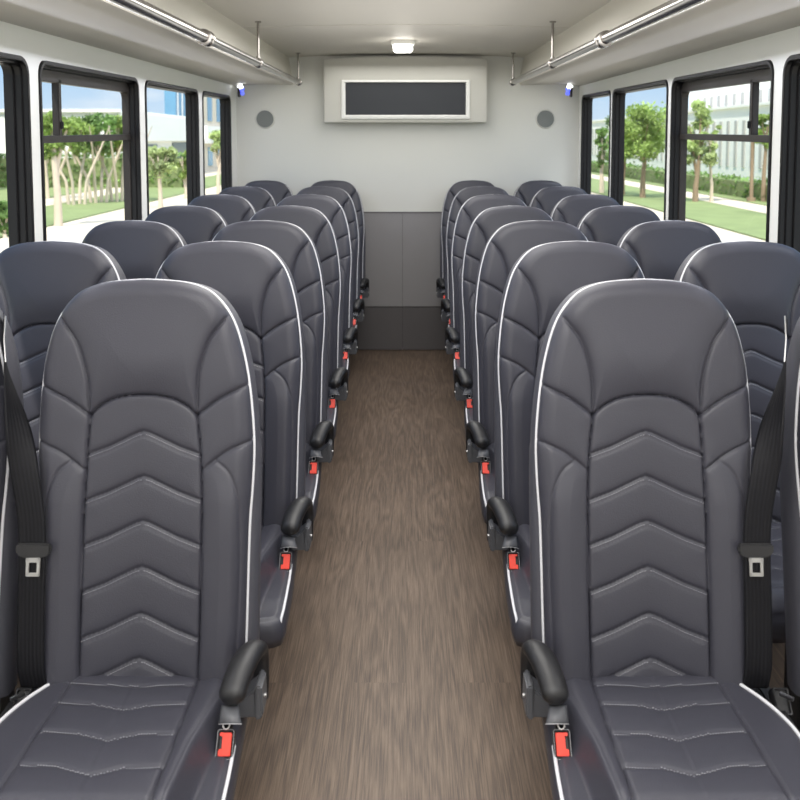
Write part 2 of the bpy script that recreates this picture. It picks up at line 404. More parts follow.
CUSH_Y = [p for p in (0.02,)]
def seat_cushion(root, m):
    """cushion with a raised bolster and a lower piped ledge on the buckle side (m=+1: ledge towards +x)"""
    nu, nv = 130, 110
    t = np.linspace(0, 1, nv+1)
    Y = .03 - (.03+.385)*(1-(1-t)**1.25)        # back to front
    hL = np.interp(-Y, [-.03, 0, .03, .06, .10, .15, .32, .345, .365, .378, .385], [.136, .150, .169, .186, .202, .214, .214, .205, .188, .16, .12])
    hR = np.interp(-Y, [-.03, .1, .2, .3, .350, .370, .380, .385], [.196, .204, .211, .215, .215, .211, .196, .16])
    S = np.linspace(-1, 1, nu+1)
    YY, SS = np.meshgrid(Y, S, indexing='ij')
    XX = np.where(SS < 0, SS*hL[:, None], SS*hR[:, None])
    outline = [(-a, y) for a, y in zip(hL, Y)] + [(a, y) for a, y in zip(hR[::-1], Y[::-1])]
    e = seg_dist(XX, YY, outline)
    z = np.full(XX.shape, .472) + .030*np.sqrt(np.clip(1-(1-np.clip(e/.045, 0, 1))**2, 0, 1))
    z += .012*smoothstep(.06, .0, -YY)*0
    # left edge carries the piping high
    kf = smoothstep(.36, .30, -YY)
    z = np.where(SS < 0, z*(1-kf)+kf*(.503-.006*np.clip(1-e/.012, 0, 1)**2), z)
    # bolster / ledge on the buckle side
    be = np.interp(-YY, [-.03, .04, .10, .2, .32, .385], [.190, .186, .176, .158, .148, .145])
    drop = smoothstep(be-.010, be+.018, XX)
    ledge = .456 - .010*smoothstep(.30, .37, -YY) - .006*smoothstep(.012, 0, e)
    seamR = .118; seamL = -.126
    bol = .010*np.exp(-((XX-(be+seamR)/2)/.022)**2)
    z = z + np.where(XX > seamR, bol*(1-drop), 0) + 0
    ztop = np.maximum(z, 0)
    z = ztop*(1-drop) + ledge*drop
    # front droop
    z -= .020*smoothstep(.31, .385, -YY)*(1-drop)
    d_s = np.minimum(seg_dist(XX, YY, [(seamR, .03), (seamR-.004, -.37)]), seg_dist(XX, YY, [(seamL, .03), (seamL-.010, -.37)]))
    z += -.005*np.exp(-(d_s/.003)**2)
    ins = (XX < seamR) & (XX > seamL-.008)
    lines = []
    for (ya, yb) in ((-.026, -.036), (-.085, -.105), (-.165, -.187), (-.247, -.272), (-.325, -.35)):
        lines.append([(-.135, ya-.0), (-.06, ya-.004), (.0, yb), (.05, ya-.006), (.118, ya-.004)])
    dc = np.min([seg_dist(XX, YY, l) for l in lines], axis=0)
    z += np.where(ins, .004*(1-np.exp(-np.minimum(dc, d_s)/.014))-.0022*np.exp(-(dc/.0022)**2), 0)
    z += -.0022*np.exp(-(seg_dist(XX, YY, list(zip(np.interp([.03, -.04, -.1, -.2, -.32, -.37], [-.385, -.32, -.2, -.10, -.04, .03], [.130, .134, .142, .160, .172, .176]), [.03, -.04, -.1, -.2, -.32, -.37])))/.0025)**2)
    nvv, nuu = XX.shape
    def part(name, cells, parent, extra=None):
        idx = {}; verts = []; faces = []
        for j, i in zip(*np.nonzero(cells)):
            q = []
            for a, b in ((j, i), (j+1, i), (j+1, i+1), (j, i+1)):
                k = (a, b)
                if k not in idx: idx[k] = len(verts); verts.append((m*float(XX[k]), float(YY[k]), float(z[k])))
                q.append(idx[k])
            faces.append(tuple(q))
        if extra: extra(idx, verts, faces)
        return link_mesh(name, verts, faces, M['leather'], parent, True, True)
    ring = [(0, i) for i in range(0)]
    bnd = [(j, 0) for j in range(nvv)] + [(nvv-1, i) for i in range(1, nuu)] + [(j, nuu-1) for j in range(nvv-2, -1, -1)]
    prof = [(.006, -.006), (.010, -.018), (.011, -.035), (.006, -.052), (-.006, -.066), (-.03, -.074)]
    cx, cy = 0, -.17
    def skirt(idx, verts, faces):
        prev = [idx[k] for k in bnd]
        for (off, dz) in prof:
            cur = []
            for q, k in enumerate(bnd):
                a = bnd[max(q-2, 0)]; b = bnd[min(q+2, len(bnd)-1)]
                tx, ty = XX[b]-XX[a], YY[b]-YY[a]; l = math.hypot(tx, ty)+1e-9
                nx, ny = ty/l, -tx/l
                if nx*XX[k] < 0 and abs(XX[k]) > .1: nx, ny = -nx, -ny
                if abs(XX[k]) <= .12 and ny > 0: nx, ny = -nx, -ny
                zb = min(float(z[k]), .49) + dz*1.15
                if dz < -.06: zb = .385 + (dz+.074)*.5
                cur.append(len(verts)); verts.append((m*(float(XX[k])+nx*off), float(YY[k])+ny*off, zb))
            for i in range(len(cur)-1): faces.append((prev[i], prev[i+1], cur[i+1], cur[i]))
            prev = cur
        faces.append(tuple(prev))
    fcs = lambda mm: (mm[:-1, :-1].astype(int)+mm[1:, :-1]+mm[:-1, 1:]+mm[1:, 1:]) >= 3
    ci = fcs(ins)
    ci[-6:, :] = False
    seat = part('seat', ~ci, root, skirt)
    panel = part('quilted_seat_panel', ci, root)
    for l in lines[:4]:
        mb = MB()
        xs = [p[0] for p in l]; ys = [p[1] for p in l]
        x = -.122
        while x < .112:
            y = float(np.interp(x, xs, ys))-.002
            jj = int(np.argmin(np.abs(Y-y))); ii = int(np.argmin(np.abs(XX[jj]-x)))
            mb.obox((m*x, y, float(z[jj, ii])+.0016), (.0013, 0, 0), (0, .0006, 0), (0, 0, .0005))
            x += .0048
        mb.build('stitching', M['stitch'], panel)
    for side_ in (0, nuu-1):
        pts = []
        for j in range(0, nvv, 3):
            x, y, zz = float(XX[j, side_]), float(YY[j, side_]), float(z[j, side_])
            if y > (-.004 if side_ == 0 else -.13) or y < -.368: continue
            pts.append((m*(x+(.003 if x > 0 else -.002)), y, zz+.0025))
        x, y, zz = pts[-1]
        pts += [(x*.995, y-.010, zz-.008), (x*.99, y-.014, zz-.028), (x*.98, y-.012, zz-.052)]
        mb = MB(); mb.tube(smooth_curve(pts, 2), .0034, 8); mb.build('seat_piping', M['piping'], root, True)
    return seat

def capsule_arm(root, m):
    """raised armrest at the aisle edge: a padded hook running up from its hinge and forward"""
    X = .228; DZ = -.045
    pts = catmull([(X+.006, .004, .500), (X+.008, .004, .545), (X+.007, .000, .585), (X+.002, -.018, .612), (X-.008, -.060, .618), (X-.018, -.100, .604), (X-.022, -.122, .592)], 6)
    rad = []
    n = len(pts)
    for i, p in enumerate(pts):
        t = i/(n-1)
        rad.append((float(.0125 + .0085*smoothstep(.25, .75, t)), float(.016 + .010*smoothstep(.2, .7, t))))
    d = np.array(pts[-1])-np.array(pts[-2]); d /= np.linalg.norm(d); e0 = np.array(pts[-1]); r0 = rad[-1]
    for k in (.25, .5, .7, .85, .95, 1.0):
        pts.append(e0+d*.020*k); c = math.sqrt(max(0.01, 1-k*k)); rad.append((r0[0]*c, r0[1]*c))
    mb = MB(); mb.tube([Vector((m*p[0], p[1], p[2]+DZ)) for p in pts], rad, 20)
    arm = mb.build('armrest', M['black_plastic'], root, True)
    mb = MB()
    mb.add(*wedge([(m*(X-.032), .512), (m*(X-.030), .533), (m*(X-.012), .540), (m*(X+.008), .556), (m*(X+.010), .498), (m*(X-.028), .496)], -.055, -.005, DZ))
    mb.add(*wedge([(m*(X+.008), .566), (m*(X+.020), .562), (m*(X+.022), .505), (m*(X+.012), .495), (m*(X+.006), .498)], -.062, -.005, DZ))
    hg = mb.build('armrest_hinge', M['grey_plastic'], arm, bevel=.004)
    mb = MB(); mb.tube([(m*(X+.018), -.035, .530+DZ), (m*(X+.0245), -.035, .530+DZ)], .004, 12); mb.build('hinge_bolt', M['steel'], arm, True)
    return arm

def wedge(poly, y0, y1, dz):
    n = len(poly); poly = [(x, z+dz) for x, z in poly]
    return ([(x, y0, z) for x, z in poly]+[(x, y1, z) for x, z in poly],
            [tuple(range(n)), tuple(range(n, 2*n))]+[(i, (i+1) % n, n+(i+1) % n, n+i) for i in range(n)])

def buckle(root, m, red=True, X=.197, Y=-.152, Z=.470):
    # sleeve of webbing
    mb = MB()
    # box facing up and towards the front
    fw = Vector((0, -.60, -.80)).normalized(); nn = Vector((0, -.80, .60)).normalized(); rt = Vector((m, 0, 0))
    c = Vector((m*X, Y, Z))
    def rr(w, l, r, n=5):
        pts = []
        for cx, cy, a0 in ((w-r, l-r, 0), (-w+r, l-r, 90), (-w+r, -l+r, 180), (w-r, -l+r, 270)):
            for k in range(n+1):
                a = math.radians(a0+90*k/n); pts.append((cx+r*math.cos(a), cy+r*math.sin(a)))
        return pts
    def loops(levels):
        vs = []; fs = []
        n = None
        for (w, l, r, hh) in levels:
            p = rr(w, l, r); n = len(p)
            for a, b in p: vs.append(c + rt*a + fw*b + nn*hh)
        for L in range(len(levels)-1):
            for i in range(n): fs.append((L*n+i, L*n+(i+1) % n, (L+1)*n+(i+1) % n, (L+1)*n+i))
        fs.append(tuple(range(n))); fs.append(tuple((len(levels)-1)*n+i for i in range(n)))
        return vs, fs
    vs, fs = loops([(.0135, .021, .004, -.03), (.0155, .024, .004, -.01), (.0155, .024, .004, 0), (.0135, .022, .003, .002), (.0118, .0198, .002, .001), (.0115, .0195, .002, -.006)])
    mb.add(vs, fs); bk = mb.build('buckle', M['black_plastic'], root, True)
    mb = MB()
    vs, fs = loops([(.0135, .0215, .0035, .0016), (.0145, .0225, .004, .0022), (.0135, .0215, .0035, .0030), (.0125, .0205, .003, .0022)])
    # thin pale line round the mouth
    mb.tube([c + rt*a + fw*b + nn*.0018 for a, b in rr(.0145, .0228, .004)], .0005, 6, closed=True)
    if red: mb.build('buckle_rim', M['webbing_edge'], bk, True)
    if red:
        mb = MB()
        mb.obox(c + rt*.0030 + nn*.0005, rt*.0082, fw*.0180, nn*.0035)
        mb.obox(c - rt*.0068 + fw*.0125 - nn*.0005, rt*.004, fw*.0055, nn*.003)
        mb.obox(c - rt*.0068 - fw*.0155 - nn*.0005, rt*.004, fw*.0028, nn*.003)
        mb.build('release_button', M['red'], bk, bevel=.0012)
        # folded webbing stub and wire ring above it
        mb = MB(); top = c - fw*.056 + nn*.004 + rt*.004
        vs = []; fs = []; nx_, ny_ = 8, 8
        for j in range(ny_+1):
            for i in range(nx_+1):
                s_ = i/nx_*2-1; t_ = j/ny_
                w = .0155 + .006*t_
                vs.append(top + rt*(s_*w + .004*t_) + fw*(.030*t_) + nn*(.012*(1-s_*s_)*(.4+.6*t_)+.006*math.sin(t_*2.6) + .004*s_*t_) + Vector((0, 0, .006)))
        for j in range(ny_):
            for i in range(nx_): fs.append((j*(nx_+1)+i, j*(nx_+1)+i+1, (j+1)*(nx_+1)+i+1, (j+1)*(nx_+1)+i))
        mb.add(vs, fs); st = mb.build('belt_sleeve', M['grey_plastic'], bk, True)
        so = st.modifiers.new('thick', 'SOLIDIFY'); so.thickness = .002
        mb = MB(); mb.tube([vs[ny_*(nx_+1)+i] + nn*.0008 for i in range(nx_+1)], .0009, 6); mb.build('sleeve_edge', M['webbing_edge'], bk, True)
        mb = MB()
        mb.tube([c - fw*.024 + rt*.006*math.cos(a) - fw*(.006+.007*math.sin(a)) + nn*.004 for a in [2*math.pi*k/14 for k in range(14)]], .0015, 6, closed=True)
        mb.build('ring', M['steel'], bk, True)
        mb = MB(); mb.obox(c - fw*.034 - nn*.012, rt*.008, fw*.02, nn*.008); mb.build('buckle_strap', M['webbing'], bk)
    return bk

def ribbon(name, pts, wid, mat, parent, thick=.0016):
    """pts: (centre, width direction) list"""
    ctr = [Vector(c) for c, w in pts]; wd = [Vector(w).normalized() for c, w in pts]
    cs = catmull([tuple(c) for c in ctr], 8); ws = catmull([tuple(w) for w in wd], 8)
    vs = []; fs = []; uv = []; K = 8; L = 0
    for q, (c, w) in enumerate(zip(cs, ws)):
        c = Vector(c); w = Vector(w).normalized()
        if q: L += (c-Vector(cs[q-1])).length
        for k in range(K+1):
            s_ = k/K*2-1
            vs.append(c + w*s_*wid/2); uv.append((k/K, L/wid))
    for j in range(len(cs)-1):
        for k in range(K): fs.append((j*(K+1)+k, j*(K+1)+k+1, (j+1)*(K+1)+k+1, (j+1)*(K+1)+k))
    o = link_mesh(name, vs, fs, mat, parent, True, False)
    ul = o.data.uv_layers.new(name='UVMap')
    for lp in o.data.loops: ul.data[lp.index].uv = uv[lp.vertex_index]
    so = o.modifiers.new('thick', 'SOLIDIFY'); so.thickness = thick; so.offset = 0
    return o

def shoulder_belt(root, m, tall):
    X = lambda x: -m*x   # belt hangs at the side away from the aisle
    b = lambda u, v, h: Vector((m*u, 0, 0)) + bpt(0, v, h)
    top = [(b(-.300, .690, -.035), (-.42*m, .9, .1)), (b(-.290, .640, -.02), (-.42*m, .9, 0))] if tall else []
    pts = top + [(b(-.276, .585, .005), (-.30*m, .9, 0)), (b(-.258, .530, .020), (.02*m, 1, 0)),
           (b(-.238, .465, .032), (.55*m, .8, 0)), (b(-.224, .39, .036), (1*m, .25, 0)), (b(-.208, .300, .036), (m, 0, 0)), (b(-.203, .220, .036), (m, 0, 0)), (b(-.203, .140, .034), (m, 0, 0)), (b(-.200, .03, .032), (m, .0, 0)), (b(-.196, -.02, .020), (m, 0, 0))]
    o = ribbon('seat_belt', pts, .052, M['webbing'], root)
    c = b(-.199, .242, .040)
    mb = MB()
    prof = [(-.034, .012), (-.034, -.004), (-.022, -.013), (.022, -.013), (.034, -.004), (.034, .012), (.026, .014), (-.026, .014)]
    n = len(prof); vs = []
    for hh in (-.005, .005):
        for x, y in prof: vs.append(c + Vector((x*m, 0, 0)) + B_UP*y + B_N*hh)
    mb.add(vs, [tuple(range(n)), tuple(range(n, 2*n))] + [(i, (i+1) % n, n+(i+1) % n, n+i) for i in range(n)])
    mb.build('latch_plate', M['black_plastic'], o, bevel=.003)
    mb = MB(); t = c - B_UP*.030 + B_N*.001
    mb.obox(t + Vector((-.0105*m, 0, 0)), (.003, 0, 0), B_UP*.017, B_N*.0015)
    mb.obox(t + Vector((.0105*m, 0, 0)), (.003, 0, 0), B_UP*.017, B_N*.0015)
    mb.obox(t + B_UP*.0125, (.014, 0, 0), B_UP*.0045, B_N*.0015)
    mb.obox(t - B_UP*.0145, (.0135, 0, 0), B_UP*.0035, B_N*.0015)
    mb.build('latch_tongue', M['steel'], o, bevel=.001)
    if tall:
        mb = MB()
        mb.tube([b(-.285, .69, -.012), b(-.277, .645, .010), b(-.270, .60, .018)], .0016, 6)
        mb.build('guide_clip', M['steel'], o, True)
    return o

def legs(root, m):
    for y in (-.06, -.26):
        mb = MB()
        mb.tube([(0, y, .015), (0, y, .395)], .022, 12)
        mb.obox((0, y, .006), (.05, 0, 0), (0, .035, 0), (0, 0, .006))
        mb.build('leg', M['black_plastic'], root)
    mb = MB(); mb.obox((0, -.17, .375), (.17, 0, 0), (0, .14, 0), (0, 0, .012)); mb.build('seat_frame', M['black_plastic'], root, bevel=.003)
    for s_ in (-1, 1):
        mb = MB(); mb.obox((s_*.15, .05, .47), (.012, 0, 0), (0, .018, 0), (0, 0, .09))
        mb.build('recliner_bracket', M['black_plastic'], root, bevel=.003)

def side_cover(root, m):
    mb = MB(); mb.obox((-m*.236, .01, .385), (.015, 0, 0), (0, .12, 0), (0, 0, .075)); mb.build('side_cover', M['black_plastic'], root, bevel=.005)

def make_seat(inner, m, tall=False):
    global LEAN
    LEAN = m
    root = empty('bus_seat', (0, 0, 0))
    back_parts(root); seat_cushion(root, m); legs(root, m)
    if inner:
        side_cover(root, m); capsule_arm(root, m); buckle(root, m); shoulder_belt(root, m, tall)
    else:
        bk = buckle(root, m, red=False, X=.280, Y=-.04, Z=.475)
        mb = MB(); mb.obox((m*.280, -.056, .496), (.009, .009*m, 0), (-.0022*m, .0022, 0), (0, 0, .003)); mb.build('metal_tongue', M['steel'], bk)
    return root

OUTL = [-1.014, -.985, -.960, -.955, -.970, -.99, -.985]; OUTR = [.998, .950, .930, .925, .945, .950, .945]
DROW = [1.642, 2.323, 2.965, 3.675, 4.476, 5.290, 6.090]
EL = [253, 301, 324, 340, 351, 359, 364]; ER = [537, 499, 476, 462.5, 452, 445, 440]
def shoulder_x(px, D):
    y = D+.07; z = .93
    depth = y*cp-(z-H)*sp
    return (px-X0)*depth/F
ordn = ['front', 'second', 'third', 'fourth', 'fifth', 'sixth', 'rearmost']
for sidename, m in (('left', 1), ('right', -1)):
    for inner in (True, False):
        proto = make_seat(inner, m)
        for i, D in enumerate(DROW):
            if inner and i == 0: o = make_seat(True, m, True)
            elif i == (1 if inner else 0): o = proto
            else: o = copy_tree(proto)
            if inner:
                x = shoulder_x(EL[i], D)-.2145 if m == 1 else shoulder_x(ER[i], D)+.2145
                if i >= 5: x = x*.6 + (-.512 if m == 1 else .478)*.4
            else:
                x = OUTL[i] if m == 1 else OUTR[i]
            o.location = (x, D, 0)
            pos = 'aisle' if inner else 'window'
            row = ordn[i]
            if inner:
                lab = {0: f'large grey leather aisle seat in the front row, {sidename} of the aisle',
                       6: f'rearmost grey leather aisle seat against the back wall, {sidename} of the aisle'}.get(i, f'grey leather aisle seat in the {row} row, {sidename} of the aisle, white piping')
            else:
                lab = {0: f'grey leather window seat in the front row cut off by the {sidename} picture edge',
                       6: f'rearmost grey leather window seat beside the {sidename} rear corner'}.get(i, f'grey leather window seat in the {row} row under the {sidename} windows')
            tag(o, lab, 'seat', f'{pos} seats on the {sidename} side')

# ---------------------------------------------------------------- room shell
XL, XR = -1.23, 1.25; YB = 6.40; YF = -1.1; ZW = 1.905; ZC = 2.125; SL = .0125
def sh(y): return SL*(y-3)
mb = MB(); mb.box((XL-.06, YF, -.06), (XR+.06, YB+.05, 0)); struct(mb.build('floor', M['floor']))

def rrect(y0, y1, z0, z1, r, n=6, shear=True):
    pts = []
    for cy, cz, a0 in ((y1-r, z1-r, 0), (y0+r, z1-r, 90), (y0+r, z0+r, 180), (y1-r, z0+r, 270)):
        for k in range(n+1):
            a = math.radians(a0+90*k/n); y = cy+r*math.cos(a); z = cz+r*math.sin(a)
            pts.append((y, z+(sh(y) if shear else 0)))
    return pts
WL = [(1.75, 2.885), (2.965, 4.065), (4.165, 5.225), (5.335, 6.185)]
WR = [(1.80, 2.935), (3.015, 4.165), (4.225, 5.355), (5.405, 6.290)]
WZ0, WZ1 = .93, 1.813
def side_wall(name, X, wins, sgn, dz):
    """flat panel with rounded openings, 3 cm thick"""
    bm = bmesh.new()
    loops = [[(YF, -.02), (YB+.02, -.02), (YB+.02, ZW+.02+sh(YB)), (YF, ZW+.02+sh(YF))]] + [rrect(a, b, WZ0+dz, WZ1+dz, .05) for a, b in wins]
    edges = []
    for lp in loops:
        vs = [bm.verts.new((X, y, z)) for y, z in lp]
        for i in range(len(vs)): edges.append(bm.edges.new((vs[i], vs[(i+1) % len(vs)])))
    bmesh.ops.triangle_fill(bm, use_beauty=True, edges=edges)
    # remove faces that fell inside a window
    kill = []
    for f_ in bm.faces:
        c = f_.calc_center_median()
        for a, b in wins:
            if a+.002 < c.y < b-.002 and WZ0+dz+sh(c.y)+.002 < c.z < WZ1+dz+sh(c.y)-.002:
                # centre inside the rounded rectangle
                kill.append(f_); break
    # keep corner slivers outside the rounded shape
    kill2 = []
    for f_ in kill:
        ok = True
        c = f_.calc_center_median()
        for a, b in wins:
            if a < c.y < b:
                r = .05
                cy = min(max(c.y, a+r), b-r); z0, z1 = WZ0+dz+sh(c.y)+r, WZ1+dz+sh(c.y)-r
                cz = min(max(c.z, z0), z1)
                if math.hypot(c.y-cy, c.z-cz) > r*.99: ok = False
        if ok: kill2.append(f_)
    bmesh.ops.delete(bm, geom=kill2, context='FACES_ONLY')
    me = bpy.data.meshes.new(name); bmesh.ops.recalc_face_normals(bm, faces=bm.faces); bm.to_mesh(me); bm.free()
    me.materials.append(M['wall']); o = bpy.data.objects.new(name, me); C.objects.link(o)
    so = o.modifiers.new('thick', 'SOLIDIFY'); so.thickness = .03; so.offset = 0
    return struct(o)
side_wall('wall_left', XL-.015, WL, -1, 0); side_wall('wall_right', XR+.015, WR, 1, .006)

def frame_ring(mb, outer, inner, X, x_in, x_out):
    n = len(outer); vs = []
    for lp, xx in ((outer, x_out), (outer, x_in), (inner, x_in), (inner, x_out)):
        for y, z in lp: vs.append((xx, y, z))
    fs = []
    for a in range(4):
        b = (a+1) % 4
        for i in range(n): fs.append((a*n+i, a*n+(i+1) % n, b*n+(i+1) % n, b*n+i))
    mb.add(vs, fs)
win_no = 0
def window(X, sgn, y0, y1, dz, slider, mull):
    global win_no
    win_no += 1
    z0, z1 = WZ0+dz, WZ1+dz
    # stepped ring: rubber lip proud of the wall, then the deeper aluminium frame
    mb = MB()
    frame_ring(mb, rrect(y0, y1, z0, z1, .060), rrect(y0+.016, y1-.016, z0+.016, z1-.016, .045), X, X-sgn*.006, X+sgn*.05)
    frame_ring(mb, rrect(y0+.014, y1-.014, z0+.014, z1-.014, .045), rrect(y0+.024, y1-.024, z0+.024, z1-.024, .040), X, X+sgn*.012, X+sgn*.062)
    o = mb.build('window_%d' % win_no, M['rubber'], None, bevel=.002); struct(o)
    top = .040 if slider else 0
    mb = MB()
    frame_ring(mb, rrect(y0+.022, y1-.022, z0+.022, z1-.022, .038), rrect(y0+.034, y1-.034, z0+.034, z1-.026-top, .034), X, X+sgn*.034, X+sgn*.066)
    mb.build('window_frame', M['rubber2'] if slider else M['rubber'], o, bevel=.002)
    if slider:
        zz = 1.545+dz*.3
        mb = MB(); n = 12
        for k in range(n):
            ya = y0+.03+(y1-y0-.06)*k/n; yb = y0+.03+(y1-y0-.06)*(k+1)/n
            a, b = sh(ya), sh(yb)
            vs = []
            for y, s_ in ((ya, a), (yb, b)):
                for xx, zc in ((X+sgn*.030, zz-.014), (X+sgn*.030, zz+.012), (X+sgn*.066, zz+.012), (X+sgn*.066, zz-.014)): vs.append((xx, y, zc+s_))
            mb.add(vs, [(0,1,5,4),(1,2,6,5),(2,3,7,6),(3,0,4,7),(0,3,2,1),(4,5,6,7)])
        mb.build('transom_bar', M['rubber2'], o)
        mb = MB(); mb.box((min(X+sgn*.034, X+sgn*.060), mull-.014, zz+sh(mull)), (max(X+sgn*.034, X+sgn*.060), mull+.014, z1+sh(mull)-.05))
        mb.build('mullion', M['rubber2'], o, bevel=.003)
        mb = MB(); mb.obox((X+sgn*.030, mull, zz+sh(mull)+.05), (.005, 0, 0), (0, .006, 0), (0, 0, .014)); mb.build('window_latch', M['rubber'], o, bevel=.002)
    mb = MB(); p = rrect(y0+.02, y1-.02, z0+.02, z1-.02, .04); n = len(p)
    mb.add([(X+sgn*.052, y, z) for y, z in p], [tuple(range(n))]); mb.build('window_glass', M['glass'], o)
for i, (a, b) in enumerate(WL): window(XL, -1, a, b, 0, i == 1, 3.235)
for i, (a, b) in enumerate(WR): window(XR, 1, a, b, .006, i == 1, 3.30)

# ceiling: gently crowned middle, then step down to lower side soffits
def strip(name, prof, mat, thick=.03):
    ny = 10; vs = []; fs = []; n = len(prof)
    for j in range(ny+1):
        y = YF+(YB+.02-YF)*j/ny
        for x, z in prof: vs.append((x, y, z+sh(y)*.6))
    for j in range(ny):
        for i in range(n-1): fs.append((j*n+i, j*n+i+1, (j+1)*n+i+1, (j+1)*n+i))
    o = link_mesh(name, vs, fs, mat, None, True, False)
    sharp(o, 40); return struct(o)
cr = [(x, 2.112+.018*(1-(x/.86)**2)) for x in np.linspace(-.87, .87, 21)]
co = strip('ceiling', cr, M['ceiling'])
strip('trim_1', [(XL-.01, ZW+.0), (XL+.03, ZW+.004), (XL+.09, ZW+.012), (XL+.2, ZW+.014), (-.90, ZW+.012), (-.825, ZW+.010), (-.815, ZW+.016), (-.815, ZW+.035), (-.85, 2.125)], M['ceiling'])
strip('trim_2', [(XR+.01, ZW+.0), (XR-.03, ZW+.004), (XR-.09, ZW+.012), (XR-.2, ZW+.014), (.90, ZW+.012), (.825, ZW+.010), (.815, ZW+.016), (.815, ZW+.035), (.85, 2.125)], M['ceiling'])
# ceiling panel joints
for k, y in enumerate((2.2, 4.62)):
    mb = MB()
    pts = [(x, y, 2.112+.018*(1-(x/.86)**2)+sh(y)*.6-.001) for x in np.linspace(-.84, .84, 15)]
    mb.tube(pts, .0022, 6); struct(mb.build('trim_%d' % (3+k), M['ceiling'], None, True))
# back wall; unseen front wall added to keep the sun out
mb = MB(); mb.box((XL-.05, YB, -.02), (XR+.05, YB+.04, 2.25)); struct(mb.build('wall_back', M['backwall']))
mb = MB(); mb.box((XL-.05, YF-.04, -.02), (XR+.05, YF, 2.25)); struct(mb.build('wall_front_sun_block', M['wall']))
# grey panels on the lower back wall
xs = at(402.5, 250, YB-.02).x
zs = at(400, 307, YB-.02).z; zt = at(400, 213, YB-.02).z
k = 5
for (xa, xb) in ((XL+.004, xs-.0008), (xs+.0008, XR-.004)):
    for (za, zb_, mt) in ((.004, zs-.003, 'panel_dark'), (zs+.003, zt, 'panel')):
        mb = MB(); mb.box((xa, YB-.02, za), (xb, YB-.0102, zb_)); struct(mb.build('trim_%d' % k, M[mt], None, bevel=.002)); k += 1
mb = MB(); mb.box((XL+.006, YB-.010, .006), (XR-.006, YB-.0003, zt-.004)); struct(mb.build('trim_%d' % k, M['rubber'])); k += 1
mb = MB(); mb.box((XL+.004, YB-.024, zt), (XR-.004, YB-.0005, zt+.008)); struct(mb.build('trim_%d' % k, M['panel_dark'], None, bevel=.002))

# ---------------------------------------------------------------- fittings on the back wall and ceiling
yA = YB-.13
p0 = at(324, 122.5, yA); p1 = at(487.5, 58, yA)
ac = empty('air_conditioner', ((p0.x+p1.x)/2, YB, p0.z), 'wide pale air conditioner housing high on the back wall with a dark filter opening', 'air conditioner')
W2 = (p1.x-p0.x)/2; HH = p1.z-p0.z
mb = MB(); vs = []; n = 16
for yy in (-.13, -.0005):
    for i in range(n+1):
        x = -W2+2*W2*i/n; vs.append((x, yy, HH-.003+.016*(1-(x/W2)**2)))
    vs.append((W2, yy, 0)); vs.append((-W2, yy, 0))
q = n+3
mb.add(vs, [tuple(range(q))[::-1], tuple(range(q, 2*q))] + [(i, (i+1) % q, q+(i+1) % q, q+i) for i in range(q)])
mb.build('housing', M['ac'], ac, bevel=.006)
g0 = at(345.5, 115, yA-.01); g1 = at(466, 82.5, yA-.01)
gx0, gx1, gz0, gz1 = g0.x-ac.location.x, g1.x-ac.location.x, g0.z-p0.z, g1.z-p0.z
mb = MB(); B = .030
vs = []
for (a, yy) in ((B, -.13), (B*.85, -.146), (B*.25, -.150), (0, -.140), (0, -.128)):
    vs += [(gx0-a, yy, gz0-a), (gx1+a, yy, gz0-a), (gx1+a, yy, gz1+a*.6), (gx0-a, yy, gz1+a*.6)]
fs = []
for L in range(4):
    for i in range(4): fs.append((L*4+i, L*4+(i+1) % 4, (L+1)*4+(i+1) % 4, (L+1)*4+i))
mb.add(vs, fs); mb.build('filter_frame', M['ac_white'], ac)
mb = MB(); mb.box((gx0, -.1315, gz0), (gx1, -.1295, gz1)); mb.build('filter', M['grille'], ac)

def speaker(px, py, label):
    c = at(px, py, YB-.01)
    r = .062
    e = empty('speaker', (c.x, YB, c.z), label, 'speaker', 'round speakers on the back wall')
    mb = MB(); vs = []; fs = []; n = 32; prof = [(r*1.12, 0), (r*1.12, -.004), (r*1.03, -.012), (r, -.012)]
    for rr_, yy in prof:
        for k in range(n): vs.append((rr_*math.cos(2*math.pi*k/n), yy, rr_*math.sin(2*math.pi*k/n)))
    for L in range(3):
        for k in range(n): fs.append((L*n+k, L*n+(k+1) % n, (L+1)*n+(k+1) % n, (L+1)*n+k))
    mb.add(vs, fs); mb.build('rim', M['backwall'], e, True)
    mb = MB(); vs = [(0, -.016, 0)]; fs = []
    rings = 6
    for j in range(1, rings+1):
        rr_ = r*1.0*j/rings
        for k in range(n): vs.append((rr_*math.cos(2*math.pi*k/n), -.016+.005*(j/rings)**2+(.001 if j % 2 else -.001), rr_*math.sin(2*math.pi*k/n)))
    for k in range(n): fs.append((0, 1+k, 1+(k+1) % n))
    for j in range(rings-1):
        for k in range(n): fs.append((1+j*n+k, 1+(j+1)*n+k, 1+(j+1)*n+(k+1) % n, 1+j*n+(k+1) % n))
    mb.add(vs, fs); mb.build('speaker_grille', M['speaker'], e, True)
speaker(265, 119, 'round grey speaker on the back wall left of the air conditioner')
speaker(545.5, 119, 'round grey speaker on the back wall right of the air conditioner')

# flush ceiling lamp
yl = 5.42
zl = 2.112+.018+sh(yl)*.6
cx = at(403, 46, yl).x
e = empty('ceiling_light', (cx, yl, zl), 'small lit rectangular lamp on the ceiling in front of the air conditioner', 'ceiling light')
mb = MB(); mb.box((-.072, -.05, -.028), (.072, .05, 0.002)); mb.build('lamp_base', M['ac_white'], e, bevel=.006)
mb = MB(); mb.box((-.058, -.046, -.070), (.058, .046, -.026)); mb.build('lens', M['lamp'], e, bevel=.010)

